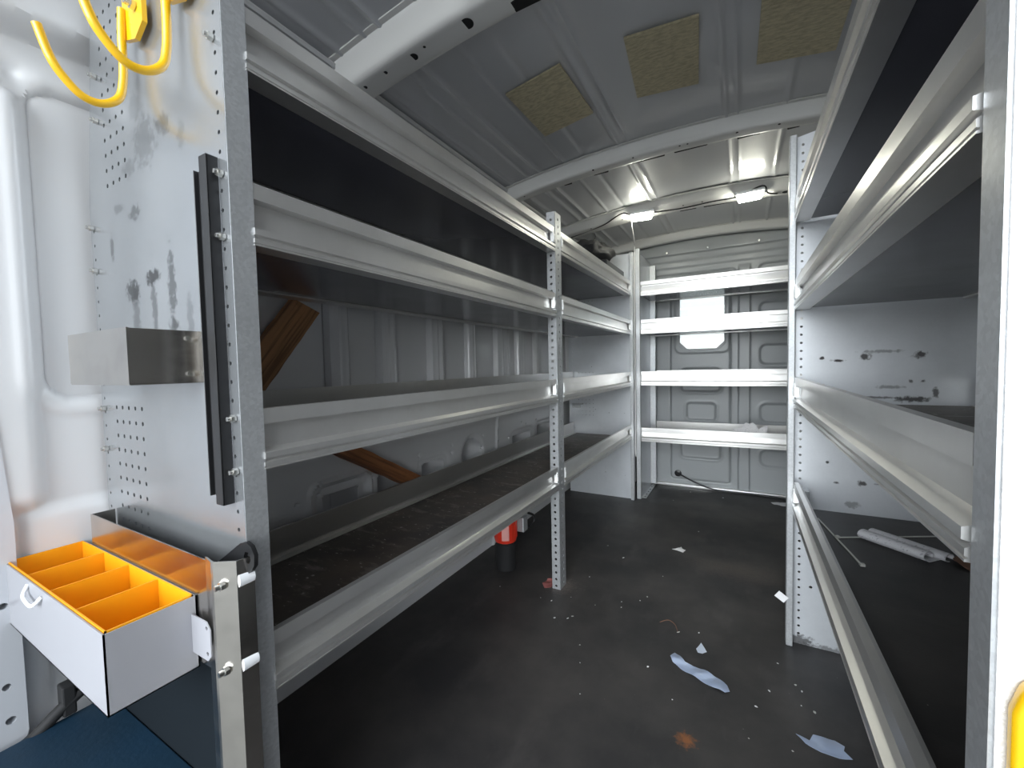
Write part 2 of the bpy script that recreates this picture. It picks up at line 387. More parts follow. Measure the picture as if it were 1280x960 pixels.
def cham(U, V, g=0):
    u0, u1, v0, v1, c = WX0-g, WX1+g, WZ0-g, WZ1+g, .05
    inside = (U > u0) & (U < u1) & (V > v0) & (V < v1)
    du = np.minimum(U-u0, u1-U); dv = np.minimum(V-v0, v1-V)
    return ~(inside & (du+dv > c))
sheet('wall_back', np.arange(-1.24, .70, .006), np.arange(-.01, 1.93, .006), wb, 'bulk', keep=lambda U, V: cham(U, V, .004), thick=.02)
def octo(g):
    u0, u1, v0, v1, c = WX0-g, WX1+g, WZ0-g, WZ1+g, .05
    return [(u0+c, v0), (u1-c, v0), (u1, v0+c), (u1, v1-c), (u1-c, v1), (u0+c, v1), (u0, v1-c), (u0, v0+c)]
wf = link('window_1', plate(octo(.012), [octo(-.004)], .03), 'bulk', None, XZ(3.402)); wf['kind'] = 'structure'
link('pane', plate(octo(-.003), [], .005), 'glass', wf, XZ(3.405))
# seat-belt style stud at the top edge of the bulkhead
for x in (-.50, -.22, .10):
    MB().cyl((x, 3.372, 1.775), .007, .02, 'y', 8).build('screw', 'screw', bpy.data.objects['wall_back'], 30)
MB().box(-1.16, .62, 3.36, 3.405, 0, .018, .004).build('baseboard_back', 'alu')['kind'] = 'structure'
# rear pillar of the body at the far left of the picture
q = lambda z: .95-(.95-z)*1.08
pl = plate([(.02, q(.27)), (.15, q(.245)), (.20, q(.27)), (.216, q(.33)), (.216, q(.70)), (.205, q(.86)), (.19, q(1.0)), (.19, q(1.5)), (.02, q(1.5))], [(.195, q(.36), .007), (.193, q(.42), .006), (.172, q(.295), .010), (.196, q(.56), .006)], .03, 12)
p = link('trim_4', pl, 'paint', None, YZ(-1.198), 40); p['kind'] = 'structure'
bv = p.modifiers.new('edge', 'BEVEL'); bv.width = .006; bv.segments = 2; bv.limit_method = 'ANGLE'
MB().tube([(-1.165, .10, .255), (-1.165, .20, .262), (-1.165, .26, .30), (-1.165, .34, .345)], .011, 8).build('trim_5', 'seal', None, 60)['kind'] = 'structure'
MB().box(-1.185, -1.155, .255, .275, .28, .34, .003).build('trim_6', 'seal')['kind'] = 'structure'
MB().box(-1.24, -1.02, .03, .345, .0, .24, .03).build('trim_7', 'paint', None, 40)['kind'] = 'structure'
# unseen open rear doors, added to shade the near left side
for n, x0, x1 in (('shade_door_2', -1.32, -1.26), ('shade_door_3', .70, .76)):
    MB().box(x0, x1, -.86, .0, -.05, 1.90, .02).build(n, 'paint', None, 40)['kind'] = 'structure'
# small black plug in the body side
MB().cyl((-1.212, .308, .695), .007, .012, 'x', 16).build('trim_8', 'hole')['kind'] = 'structure'

# ------------------------------------------------------------------ roof bows (pressed cross members)
def bow(name, y0, y1, drop, holes, mat='beam', x0=-1.06, x1=.56):
    n = 60; prof = [(y0-.022, -.002), (y0-.004, -.003), (y0, -.010), (y0+.035*((y1-y0)/.13), -drop), (y1-.02, -drop), (y1, -.010), (y1+.004, -.003), (y1+.02, -.002)]
    us = np.linspace(x0, x1, n*3); K = np.arange(len(prof))
    py = np.array([q[0] for q in prof]); pz = np.array([q[1] for q in prof])
    # subdivide the profile for rounded corners
    t = np.linspace(0, len(prof)-1, 50); py = np.interp(t, K, py); pz = np.interp(t, K, pz)
    ker = np.array([.25, .5, .25]); py[1:-1] = np.convolve(py, ker, 'valid'); pz[1:-1] = np.convolve(pz, ker, 'valid')
    def f(U, V):
        yy = np.interp(V, t, py); zz = np.interp(V, t, pz)
        e = sst(x0+.16, x0, U)+sst(x1-.16, x1, U)
        wob = .006*(sst(-.62, -.58, U)-sst(-.14, -.10, U))*(pz.min()-zz < -.012)
        zr_ = zr(U)-.35*np.maximum(0, np.abs(U+.27)-.88)
        return U, yy+.010*e*np.sign(V-25)*0+wob*0, zr_+zz*(1+wob*20)
    o = sheet(name, us, t, f, mat, thick=.003, smooth=50)
    for (hx, hf, r) in holes:
        hz = zr(hx)-drop
        MB().cyl((hx, y0+.064+(hf-.6)*.1, hz+.001), r, .009, 'z', 20).build('access_hole', 'hole', o)
    return o
b1 = bow('trim_1', .85, .985, .055, ((-.985, .62, .006), (-.90, .60, .006), (-.80, .68, .012), (-.755, .60, .004), (-.62, .68, .017), (-.30, .65, .02), (-.1, .65, .012)))
for x0, x1 in ((-.50, -.40), (-.26, -.14)):
    MB().box(x0, x1, .93, .965, zr(-.4)-.062, zr(-.4)-.050, .002).build('slot', 'hole', b1)
for hx in (-.955, -.94, -.70): MB().cyl((hx, .905, zr(hx)-.040), .005, .012, 'z', 10).build('access_hole', 'hole', b1)
b2 = bow('trim_2', 1.86, 1.965, .048, ((-.96, .4, .004), (-.6, .3, .005), (-.42, .3, .004), (-.23, .35, .004), (-.20, .35, .004), (-.02, .35, .005), (.12, .35, .005)))
for x0, x1 in ((-.77, -.73), (-.62, -.55), (-.44, -.30), (-.26, -.13), (-.02, .06), (.15, .19)):
    c = (x0+x1)/2; MB().box(x0, x1, 1.950, 1.972, zr(c)-.043, zr(c)-.026, .002).build('slot', 'hole', b2)
b3 = bow('trim_3', 2.57, 2.73, .045, ((-.85, .5, .005), (-.65, .5, .005), (-.3, .5, .005), (-.2, .5, .005), (.2, .8, .018)))
for x0, x1 in ((-.33, -.24), (-.20, -.05)):
    c = (x0+x1)/2; MB().box(x0, x1, 2.715, 2.735, zr(c)-.043, zr(c)-.034, .002).build('slot', 'hole', b3)
# longitudinal gutter along the roof side and its far header
def rail_f(U, V): return -1.045+.018*V+.0*U, U, zr(-1.045)-.012+.004*np.cos(V*6.3)
sheet('trim_9', np.arange(.03, 3.38, .1), np.linspace(-1, 1, 15), rail_f, 'paint_light', thick=.003)
bow('trim_10', 3.28, 3.37, .05, ())

# ------------------------------------------------------------------ shelving
PROF = [(0, .097), (0, .0725), (.006, .0715), (.0165, .0705), (.0165, .063), (.0150, .032), (.006, .030), (-.005, .0265), (-.005, .017), (.001, .0155), (.001, .0125), (-.003, .0105), (-.003, .0045), (-.001, .004), (-.001, .0025), (-.003, .002), (-.003, 0),
        (.036, 0), (.036, .003), (.0195, .003), (.0195, .091), (.012, .097)]
BPROF = [(0, .097), (-.008, .097), (-.008, .004), (-.05, .004), (-.05, 0), (0, 0)]
def shelf(unit, L, D, mw, board='board', back_z=0, clips=(), backmat='alu_dull', ext=(0, 0), n_div=0):
    """tray: local x along the front, y into the shelf, z up from the rail bottom"""
    sh = bpy.data.objects.new('shelf', None); COL.objects.link(sh); sh.parent = unit; sh.empty_display_size = .03; sh.matrix_world = mw
    up = basis((0, 1, 0), (0, 0, 1), (1, 0, 0))
    MB().prism(PROF, L, up).build('front_rail', 'alu', sh)
    MB().prism([(D+a, b+back_z) for a, b in BPROF], L+ext[0]+ext[1], Matrix.Translation((-ext[0], 0, 0)) @ up).box(-ext[0], L+ext[1], D-.030, D-.0075, .0165, .0178).build('back_rail', backmat, sh)
    MB().box(-ext[0], L+ext[1], .0205, D-.009, .0045, .016).build('board', board, sh)
    if clips:
        for x in clips:
            MB().box(x, x+.016, -.004, .011, .034, .068, .0015).box(x+.003, x+.013, -.003, .010, .068, .078, .001).box(x+.004, x+.011, -.0055, -.004, .040, .060, .0008).build('end_clip', 'clip', sh)
    return sh
def inplace(M3, T): return Matrix.Translation(T) @ M3
ML = basis((0, 1, 0), (-1, 0, 0), (0, 0, 1)); MR = basis((0, -1, 0), (1, 0, 0), (0, 0, 1)); MI = Matrix()
def bolts(unit, pts, axis='y', r=.006, name='bolt'):
    for c in pts:
        b = MB(); b.cyl(c, r, .007, axis, 6); v = Vector(c); d = {'y': Vector((0, -.006, 0)), 'x': Vector((.006, 0, 0))}[axis]
        b.cyl(tuple(v+d), r*.55, .008, axis, 10).build(name, 'screw', unit, 30)
def column(x, z0, z1, dz, r=.0034): return [(x, z0+i*dz, r) for i in range(int((z1-z0)/dz))]
def cluster(xs, z0, n, dz=.029, r=.0042): return [(x, z0+i*dz, r) for x in xs for i in range(n)]

# --- left unit
L_ = empty('shelving_unit', (-.87, 1.63, 0), 'long four-tier aluminium shelving unit along the left side of the van with perforated end panel', 'shelving unit')
L_M = lambda y, z: inplace(ML, (-.668, y, z))
def under(o, unit):                       # keep world coordinates under an Empty that is not at the origin
    o.matrix_parent_inverse = unit.matrix_world.inverted(); return o
bpy.context.view_layer.update()
class U:                                  # small wrapper: every part parented with world placement kept
    def __init__(s, e): s.e = e; bpy.context.view_layer.update(); s.inv = Matrix.Translation(e.location).inverted()
    def add(s, o): o.parent = s.e; o.matrix_parent_inverse = s.inv; return o
UL = U(L_)
def add_shelf(u, *a, **k):
    sh = shelf(None, *a, **k); u.add(sh); return sh
for z, bd in ((1.411, 'board'), (1.146, 'board'), (.793, 'board'), (.428, 'dusty')):
    bz = .008 if .7 < z < .8 else 0
    add_shelf(UL, 1.205, .43, L_M(.384, z), board=bd, back_z=bz, clips=(1.186,), ext=(0, .033))
    add_shelf(UL, 1.250, .43, L_M(1.655, z), board=bd, back_z=bz, clips=(.002, 1.230), ext=(.033, 0))
# near end panel
xs5 = [-1.118+.029*i for i in range(5)]
out = [(-.668, 0), (-.668, 1.70), (-1.13, 1.70), (-1.14, 1.598), (-1.191, 1.30), (-1.191, 0)]
holes = column(-.686, .30, 1.68, .0288)+column(-1.176, .64, 1.30, .0288, .003)+cluster(xs5, .650, 9)+cluster([-1.095, -1.067, -1.039, -1.011], 1.32, 12)
UL.add(link('end_panel', plate(out, holes, .003), 'panel', None, XZ(.352)))
fp = MB().box(-.670, -.667, .351, .383, 0, 1.70).box(-.682, -.667, .383, .386, 0, 1.70); UL.add(fp.build('upright', 'galv', None))
bs = [(-1.118, .346, 1.535), (-1.122, .346, 1.451), (-1.176, .346, 1.251), (-1.17, .346, 1.163), (-1.174, .346, .878), (-1.172, .346, .793),
      (-.690, .346, 1.445), (-.682, .346, 1.246), (-.684, .346, 1.153), (-.680, .346, .878), (-.681, .346, .796)]
for c in bs:
    b = MB(); b.cyl(c, .006, .007, 'y', 6); b.cyl((c[0], c[1]-.005, c[2]), .0035, .006, 'y', 10); UL.add(b.build('bolt', 'screw', None, 30))
# middle perforated L post
ph = lambda w: [(w/2, .014+i*.0288, .0055) for i in range(54)]
UL.add(link('post', plate(rect(0, 0, .036, 1.572), ph(.036), .0025), 'galv', None, XZ(1.592) @ Matrix.Translation((-.704, 0, 0))))
UL.add(link('post', plate(rect(0, 0, .060, 1.572), [(.030, .02+i*.0288, .0060) for i in range(54)], .0025), 'galv', None, YZ(-.6675) @ Matrix.Translation((1.592, 0, 0))))
UL.add(link('end_panel', plate([(-.650, 0), (-.650, 1.70), (-1.10, 1.70), (-1.13, 1.5), (-1.13, 0)],
        column(-.664, .03, 1.68, .0288, .003)+cluster([-1.054+.027*i for i in range(5)], .578, 5, .028, .0035)+cluster([-1.054+.027*i for i in range(5)], .86, 2, .028, .0035)+cluster([-1.054+.027*i for i in range(5)], 1.375, 2, .028, .0035)+column(-1.10, .87, 1.16, .035, .003)
        +[(-.93, .62, .004), (-.83, .60, .004), (-.72, .60, .003), (-.72, .16, .003), (-.98, .2, .004), (-.86, .17, .004), (-.955, .93, .004)], .003), 'divider', None, XZ(2.922)))
UL.add(MB().box(-.672, -.650, 2.888, 2.921, 0, 1.70, .002).build('upright', 'galv'))
# small slotted latch plate near the far divider, behind the post
UL.add(MB().box(-1.10, -1.02, 2.895, 2.918, .655, .662).box(-1.10, -1.04, 2.90, 2.918, .63, .652, .002).build('latch_plate', 'galv'))

# --- back unit across the bulkhead
B_ = empty('shelving_unit', (0, 3.15, 0), 'four-tier aluminium shelving unit standing against the bulkhead at the far end', 'shelving unit'); UB = U(B_)
for z, bd, s in ((1.410, 'board', 0), (1.150, 'board', 0), (.794, 'board', 0), (.404, 'board', .006)):
    add_shelf(UB, 1.20, .38, inplace(Matrix.Rotation(-s, 4, 'Y'), (-.612, 2.955, z)), board=bd, backmat='alu')
UB.add(MB().box(-.642, -.614, 2.935, 2.965, 0, 1.73, .002).build('upright', 'galv'))
UB.add(link('end_panel', plate(rect(2.965, 0, 3.33, 1.70), [(2.985, .03+i*.0288, .003) for i in range(58)], .003), 'divider', None, YZ(-.617)))
UB.add(MB().box(-.616, -.585, 2.97, 3.34, 0, .004).box(-.616, -.575, 3.300, 3.335, .02, 1.68, .002).build('rear_upright', 'galv'))
UB.add(MB().box(.590, .612, 2.935, 3.34, 0, 1.70, .002).build('end_panel', 'divider'))
for i in range(5): UB.add(MB().cyl((-.598, 2.99+i*.065, .005), .004, .003, 'z', 8).build('rivet', 'hole'))

# --- right unit
R_ = empty('shelving_unit', (.36, 1.03, 0), 'shorter four-tier aluminium shelving unit on the right side between pale divider and near post', 'shelving unit'); UR = U(R_)
for z, bd in ((1.383, 'board'), (1.108, 'board'), (.797, 'dusty'), (.458, 'floor')):
    add_shelf(UR, 1.175, .43, inplace(MR, (.148, 1.602, z)), board=bd, clips=(.003,))
UR.add(link('end_panel', plate([(.132, 0), (.132, 1.655), (.24, 1.675), (.60, 1.675), (.60, 0)],
        [(.168, .035+i*.0262, .0042) for i in range(62)]+[(.20, .2, .005), (.24, .62, .005), (.24, .70, .005)], .003), 'divider', None, XZ(1.643)))
UR.add(MB().box(.130, .150, 1.612, 1.642, 0, 1.658, .003).build('upright', 'galv'))
UR.add(MB().box(.150, .19, 1.60, 1.640, .80, .865, .002).build('bracket', 'galv')); UR.add(MB().box(.150, .19, 1.60, 1.640, 1.11, 1.175, .002).build('bracket', 'galv'))
UR.add(MB().box(.150, .19, 1.60, 1.640, .465, .53, .002).build('bracket', 'galv'))
for c in ((.166, 1.598, .825), (.180, 1.598, .825), (.166, 1.598, 1.13), (.18, 1.598, 1.13)): UR.add(MB().cyl(c, .003, .004, 'y', 8).build('rivet', 'hole'))
UR.add(MB().cyl((.19, 1.637, 1.60), .008, .012, 'y', 6).cyl((.2, 1.637, 1.585), .008, .012, 'y', 6).build('bolt', 'screw', None, 30))
UR.add(MB().box(.1465, .1495, .391, .421, 0, 1.72).box(.1495, .16, .418, .421, 0, 1.72).build('upright', 'galv'))
m = galv('lit_end_sheet', (.66, .66, .66), .5, .1, .1); m.bump(m.noise(260, 2), .6, .002); M['lit_panel'] = m.m  # galvanised end sheet made pale: direct daylight put into its colour
UR.add(link('end_panel', plate(rect(.149, 0, .60, 1.72), [(.56, .05+i*.0288, .0035) for i in range(56)], .003), 'lit_panel', None, XZ(.3905)))

# ------------------------------------------------------------------ things on the near left end panel
def hook(x, dz, label, tx, z0):
    h = empty('hook', (x, .345, z0), label, 'hook', None); u = U(h)
    # bent mounting plate: two wings
    pm = basis((1, 0, 0), (0, 0, 1), (0, -1, 0), (x+.03, .343, z0+.055))
    b = MB(); b.prism([(-.036, -.018), (.006, -.030), (.036, -.012), (.036, .055), (.006, .038), (-.018, .055), (-.036, .05)], .007, pm)
    u.add(b.build('mounting_plate', 'hook'))
    rod = [(x, .333, z0+.085), (x, .331, z0+.04), (x, .331, z0), (x, .329, z0-.04), (x, .322, z0-.070), (x, .300, z0-.090), (x, .275, z0-.090), (x, .252, z0-.068), (x, .240, z0-.045), (x, .2295, z0-.008)]
    u.add(MB().tube(rod, .0062, 12, 6).build('hook_rod', 'hook', None, 60))
    for c in ((x+.042, .332, z0+.075),):
        u.add(MB().cyl(c, .008, .006, 'y', 6).cyl((c[0], c[1]-.006, c[2]), .0045, .010, 'y', 10).build('bolt', 'screw', None, 30))
hook(-.938, 0, 'yellow steel J hook, the left and lower of the two on the near end panel', 0, 1.492)
hook(-.779, 0, 'yellow steel J hook, right and upper of the two, cut by the photo top', 0, 1.490)
# aluminium pocket
pk = empty('metal_pocket', (-.88, .30, .93), 'small brushed aluminium open-top pocket bolted to the near left end panel', 'pocket'); u = U(pk)
b = MB()
b.box(-1.003, -.771, .257, .2595, .935, 1.017); b.box(-.7735, -.771, .258, .349, .934, 1.016); b.box(-1.003, -1.0005, .258, .349, .935, 1.017); b.box(-1.003, -.771, .258, .349, .933, .9355)
b.box(-.771, -.745, .3475, .350, .934, 1.016)
u.add(b.build('pocket_body', 'steel'))
for c in ((-.7695, .332, 1.004), (-.7695, .332, .948)): u.add(MB().cyl(c, .004, .004, 'x', 10).build('rivet', 'screw', None, 30))
for c in ((-.757, .346, 1.003), (-.757, .346, .948)): u.add(MB().cyl(c, .004, .004, 'y', 10).build('rivet', 'screw', None, 30))
# black channel
ch = empty('channel_strip', (-.73, .34, .75), 'tall black rubber-faced channel strip screwed upright to the near left end panel', 'strip'); u = U(ch)
u.add(MB().box(-.745, -.723, .3465, .350, .752, 1.262, .001).box(-.745, -.743, .340, .350, .752, 1.262, .0008).build('back_strip', 'black'))
u.add(MB().box(-.712, -.691, .333, .3355, .745, 1.272, .0008).box(-.693, -.691, .333, .350, .745, 1.272, .0008).build('front_strip', 'black'))
for z in (1.25, .775): u.add(MB().cyl((-.7175, .346, z), .004, .004, 'y', 8).build('screw', 'screw', None, 30))
# black lug with hexagonal eye
lug = [(-.75, .615), (-.742, .60), (-.652, .644), (-.640, .650), (-.630, .662), (-.628, .678), (-.636, .690), (-.650, .694), (-.664, .690), (-.742, .640)]
hx = [(-.647+.0095*math.cos(k*math.pi/3), .671+.0095*math.sin(k*math.pi/3)) for k in range(6)]
tag(link('tool_lug', plate([(a*1+.0, b) for a, b in lug], [hx], .006), 'black', None, XZ(.343)), 'flat black steel lug with hexagonal eye beside the yellow tray', 'bracket')
# bracket plate and channel that carry the bin
br = empty('mounting_bracket', (-.90, .31, .30), 'bare stainless bracket plate with vertical channel behind the yellow divided tray', 'bracket'); u = U(br)
bp = plate(rect(-1.155, .50, -.706, .667), [rect(-1.10, .600, -1.03, .603), rect(-.80, .592, -.74, .595)], .002)
u.add(link('back_plate', bp, 'steel', None, XZ(.3125)))
u.add(MB().box(-1.155, -1.153, .3125, .349, .50, .667).build('side_flange', 'steel'))
cp = [(-.7065, .3115), (-.680, .306), (-.676, .307), (-.648, .325), (-.646, .349), (-.648, .349), (-.650, .3265), (-.677, .309), (-.7065, .3135)]
u.add(MB().prism(cp, .672, Matrix.Translation((0, 0, 0))).build('channel', 'steel'))
for z in (.637, .509):
    u.add(MB().cyl((-.664, .312, z), .0065, .006, 'y', 6).cyl((-.664, .306, z), .004, .008, 'y', 10).build('bolt', 'screw', None, 30))
    u.add(MB().cyl((-.655, .338, z+.004), .012, .022, 'y', 16).build('spacer', 'white_plastic', None, 30))
u.add(MB().cyl((-.664, .345, .441), .006, .008, 'y', 6).build('bolt', 'screw', None, 30))
# divided bin
bn = empty('parts_tray', (-.945, .25, .49), 'grey steel tray with four yellow compartments mounted low on the near left end panel', 'tray'); u = U(bn)
X0, X1, Y0, Y1, Z0, Z1 = -1.196, -.738, .203, .311, .492, .605
b = MB(); t = .002
b.box(X0, X1, Y0, Y0+t, Z0, Z1); b.box(X0, X1, Y1-t, Y1, Z0, Z1); b.box(X0, X0+t, Y0, Y1, Z0, Z1); b.box(X1-t, X1, Y0, Y1, Z0, Z1); b.box(X0, X1, Y0, Y1, Z0, Z0+t)
u.add(b.build('steel_body', 'bin'))
u.add(link('side_ear', plate([(-.742, .520), (-.694, .520), (-.684, .530), (-.684, .570), (-.694, .580), (-.742, .580)], [(-.694, .570, .0032), (-.694, .531, .0032)], .0015), 'bin', None, XZ(.3035)))
# yellow liner: walls, floor and three dividers with sloping scoop floors
b = MB(); a0, a1, c0, c1 = X0+.004, X1-.004, Y0+.003, Y1-.003
b.box(a0, a1, c0, c0+.002, Z0+.004, Z1+.002); b.box(a0, a1, c1-.002, c1, Z0+.004, Z1+.002); b.box(a0, a0+.002, c0, c1, Z0+.004, Z1+.002); b.box(a1-.002, a1, c0, c1, Z0+.004, Z1+.002)
b.box(a0, a1, c0, c1, Z0+.004, Z0+.020)
u.add(b.build('liner', 'yellow'))
for i in (1, 2, 3):
    x = a0+(a1-a0)*i/4; u.add(MB().box(x-.001, x+.001, c0, c1, Z0+.01, Z1+.001).build('divider', 'yellow'))
u.add(MB().tube([(-1.055, .203, .598), (-1.05, .196, .585), (-1.03, .194, .580), (-.995, .194, .581), (-.985, .203, .594)], .003, 8, 5).build('wire_handle', 'white_plastic', None, 60))
# navy mat
nm = None
fm = empty('floor_mat', (-.94, .20, .268), 'dark blue mat folded upright against the panel below the yellow tray', 'mat'); u = U(fm)
u.add(MB().box(-1.165, -.72, .06, .326, .268, .276, .002).build('flat_half', 'navy')); u.add(MB().box(-1.155, -.72, .327, .337, .268, .50, .002).build('upright_half', 'mat_shade'))
# yellow holder on the right near panel
yh = MB(); pm = XZ(.389)
yh.prism([(.153, .55), (.153, .72), (.158, .738), (.170, .748), (.20, .752), (.23, .745), (.24, .73), (.24, .55)], .014, pm)
yo = empty('plastic_holder', (.19, .38, .60), 'yellow plastic holder on the pale end panel at the bottom right corner', 'holder'); u = U(yo)
o = yh.build('holder_body', 'hook', None, 40); bv = o.modifiers.new('edge', 'BEVEL'); bv.width = .005; bv.segments = 3; u.add(o)
u.add(MB().cyl((.171, .374, .722), .007, .004, 'y', 16).build('screw', 'screw', None, 30))

# ------------------------------------------------------------------ roof items
def padbox(name, c4, label):
    z = [zr(x)-.008 for x, y in c4]; b = bmesh.new()
    lo = [b.verts.new((x, y, zz-.004)) for (x, y), zz in zip(c4, z)]; hi = [b.verts.new((x, y, zz+.002)) for (x, y), zz in zip(c4, z)]
    b.faces.new(lo); b.faces.new(hi[::-1])
    for i in range(4): b.faces.new((lo[i], hi[i], hi[(i+1) % 4], lo[(i+1) % 4]))
    bmesh.ops.recalc_face_normals(b, faces=b.faces); me = bpy.data.meshes.new(name); b.to_mesh(me)
    tag(link(name, me, 'pad'), label, 'insulation pad')
padbox('insulation_pad', [(-.705, 1.272), (-.50, 1.252), (-.488, 1.55), (-.696, 1.576)], 'square tan insulation pad on the roof, nearest the left shelving')
padbox('insulation_pad', [(-.303, 1.258), (-.105, 1.277), (-.131, 1.58), (-.328, 1.552)], 'square tan insulation pad in the middle of the roof, seen whole')
padbox('insulation_pad', [(.042, 1.29), (.243, 1.40), (.240, 1.59), (.037, 1.565)], 'square tan insulation pad on the roof beside the right shelving, cut by the photo top')
def lamp(x, y, label, rot):
    z = zr(x)-.050; h = empty('ceiling_lamp', (x, y, z), label, 'lamp', None); u = U(h); R = Matrix.Translation((x, y, z)) @ Matrix.Rotation(rot, 4, 'Z')
    u.add(MB().box(-.068, .068, -.035, .035, -.008, .006, .003, R).build('lamp_base', 'white_plastic'))
    u.add(MB().box(-.058, .052, -.030, .030, -.034, -.008, .008, R).build('diffuser', 'lamp', None, 40))
    u.add(MB().box(.052, .066, -.014, .014, -.022, -.006, .003, R).build('switch', 'white_plastic'))
lamp(-.525, 2.60, 'lit ceiling lamp, the left one of two on the far roof cross member', .1)
lamp(.035, 2.60, 'lit ceiling lamp, the right one of two on the far roof cross member', -.05)
def zc(x, d=.05): return zr(x)-d
w = MB(); P = [(-1.0, 2.66, zc(-1.0)), (-.88, 2.655, zc(-.88, .045)), (-.76, 2.62, zc(-.76, .048)), (-.64, 2.57, zc(-.64, .03)), (-.58, 2.585, zc(-.55, .05)), (-.45, 2.63, zc(-.45)), (-.3, 2.66, zc(-.3)), (-.15, 2.64, zc(-.15)), (-.03, 2.63, zc(-.03)), (.09, 2.57, zc(.09, .03)), (.115, 2.60, zc(.115, .06)), (.16, 2.66, zc(.16, .05))]
w.tube(P, .004, 8, 6); tag(w.build('lamp_cable', 'black', None, 60), 'thin black cable running along the far roof cross member between the two lamps', 'cable')
tag(MB().tube([(-.592, 2.61, zc(-.59, .05)), (-.600, 2.66, 1.79), (-.628, 2.86, 1.74), (-.645, 2.925, 1.70), (-.646, 2.928, 1.20), (-.646, 2.928, .3)], .004, 8, 3).build('lamp_cable', 'paper', None, 60), 'white lamp cable dropping down the far left upright', 'cable')
# black bag and hanging thin wire on the top shelf, far left corner
bm = bmesh.new(); bmesh.ops.create_icosphere(bm, subdivisions=4, radius=1)
for v in bm.verts:
    n = noise.noise(v.co*2.2)*.28+noise.noise(v.co*6)*.08; v.co *= (1+n); v.co = Vector((v.co.x*.15, v.co.y*.20, max(v.co.z, -.8)*.095))
me = bpy.data.meshes.new('bag'); bm.to_mesh(me); o = link('cloth_bag', me, 'seal', None, Matrix.Translation((-.88, 2.66, 1.645)), 60); tag(o, 'crumpled black cloth bag on the top left shelf in the far corner', 'bag')
MB_ = MB().box(-.97, -.70, 2.45, 2.86, 1.43, 1.568, .006); tag(MB_.build('cardboard_box', 'black'), 'low black box under the black bag on the top left shelf', 'box')
tag(MB().tube([(-.86, 2.72, zc(-.86, .045)), (-.855, 2.73, 1.79), (-.88, 2.72, 1.76), (-.93, 2.70, 1.755), (-.98, 2.78, 1.752)], .0025, 6, 5).build('loose_wire', 'black', None, 60), 'thin black loose wire hanging from the roof above the black bag', 'wire')

# ------------------------------------------------------------------ wood behind the left shelves
def plank(name, p0, p1, w, t, nrm, mat, label, ragged=True):
    p0, p1, nrm = Vector(p0), Vector(p1), Vector(nrm).normalized(); d = (p1-p0); L = d.length; d.normalize(); s = d.cross(nrm).normalized()
    bm = bmesh.new(); n = 26; rows = []
    for i in range(n+1):
        f = i/n; row = []
        for k, (a, c) in enumerate(((-1, -1), (-.4, -1), (.4, -1), (1, -1), (1, 1), (.4, 1), (-.4, 1), (-1, 1))):
            j = Vector((f*9, k*1.7, 0)); q = noise.noise(j)*.0035 if ragged else 0
            row.append(bm.verts.new(Vector(((a*w/2+q*(1 if a > 0 else -1)), c*t/2+q*.4, f*L+(.012*a if i in (0, n) else 0)))))
        rows.append(row)
    for a, c in zip(rows, rows[1:]):
        for i in range(8): bm.faces.new((a[i], a[(i+1) % 8], c[(i+1) % 8], c[i]))
    bm.faces.new(rows[0][::-1]); bm.faces.new(rows[-1]); bmesh.ops.recalc_face_normals(bm, faces=bm.faces)
    me = bpy.data.meshes.new(name); bm.to_mesh(me); o = link(name, me, mat, None, None, 35)
    o.matrix_world = basis(s, d.cross(s), d, p0); return tag(o, label, 'wooden plank')
plank('wood_plank', (-1.138, .53, .80), (-1.138, .793, 1.138), .083, .030, (1, 0, 0), 'wood', 'weathered brown plank leaning steeply up under the second left shelf')
plank('wood_plank', (-1.138, .83, .735), (-1.138, 1.28, .475), .052, .034, (1, .05, 0), 'wood2', 'smooth brown plank slanting down behind the lowest left shelf')
# ------------------------------------------------------------------ red canister under the lowest left shelf
rc = empty('canister', (-.97, 1.66, 0), 'red ribbed canister with pale label standing under the lowest left shelf', 'canister'); u = U(rc)
Rm = Matrix.Translation((-.97, 1.66, 0))
prof = []
b = MB(); b.lathe([(.044, 0), (.046, .004), (.046, .12), (.040, .128)], 24, Rm); u.add(b.build('shade_stand', 'hole'))  # added stand, coloured near-black to merge with the shade under the shelf
b = MB(); b.lathe([(.040, .1285), (.050, .134), (.052, .145), (.052, .30), (.046, .312), (.02, .318)], 28, Rm)
for k in range(14): b.box(.050, .055, -.004, .004, .15, .29, .001, Rm @ Matrix.Rotation(k*2*math.pi/14, 4, 'Z'))
u.add(b.build('red_body', 'red', None, 40))
b = MB()
for k in range(5):
    t0 = -1.3+k*.12; b.box(.0535, .0565, -.0036, .0036, .150, .29, 0, Rm @ Matrix.Rotation(t0, 4, 'Z'))
u.add(b.build('label_sticker', 'redpale'))
u.add(MB().box(-.955, -.895, 1.70, 1.745, .165, .235, .004).build('side_clamp', 'galv')); u.add(MB().tube([(-.90, 1.76, .17), (-.885, 1.79, .19), (-.885, 1.79, .22), (-.90, 1.76, .24)], .006, 8, 5).build('strap_loop', 'black', None, 60))

# ------------------------------------------------------------------ cable and bulkhead grommet
gr = MB(); gr.lathe([(.030, 0), (.030, .010), (.024, .014), (.012, .016)], 20, basis((1, 0, 0), (0, 0, 1), (0, -1, 0), (-.43, 3.405, .095)))
tag(gr.build('cable_grommet', 'black', None, 40), 'round black rubber grommet low in the bulkhead where the cable enters', 'grommet')
tag(MB().tube([(-.43, 3.388, .095), (-.40, 3.375, .085), (-.30, 3.355, .045), (-.18, 3.345, .012), (-.05, 3.345, .006), (.08, 3.35, .007), (.2, 3.34, .006), (.34, 3.30, .006)], .0055, 8, 6).build('power_cable', 'black', None, 60), 'black cable leaving the bulkhead grommet and lying along the floor', 'cable')
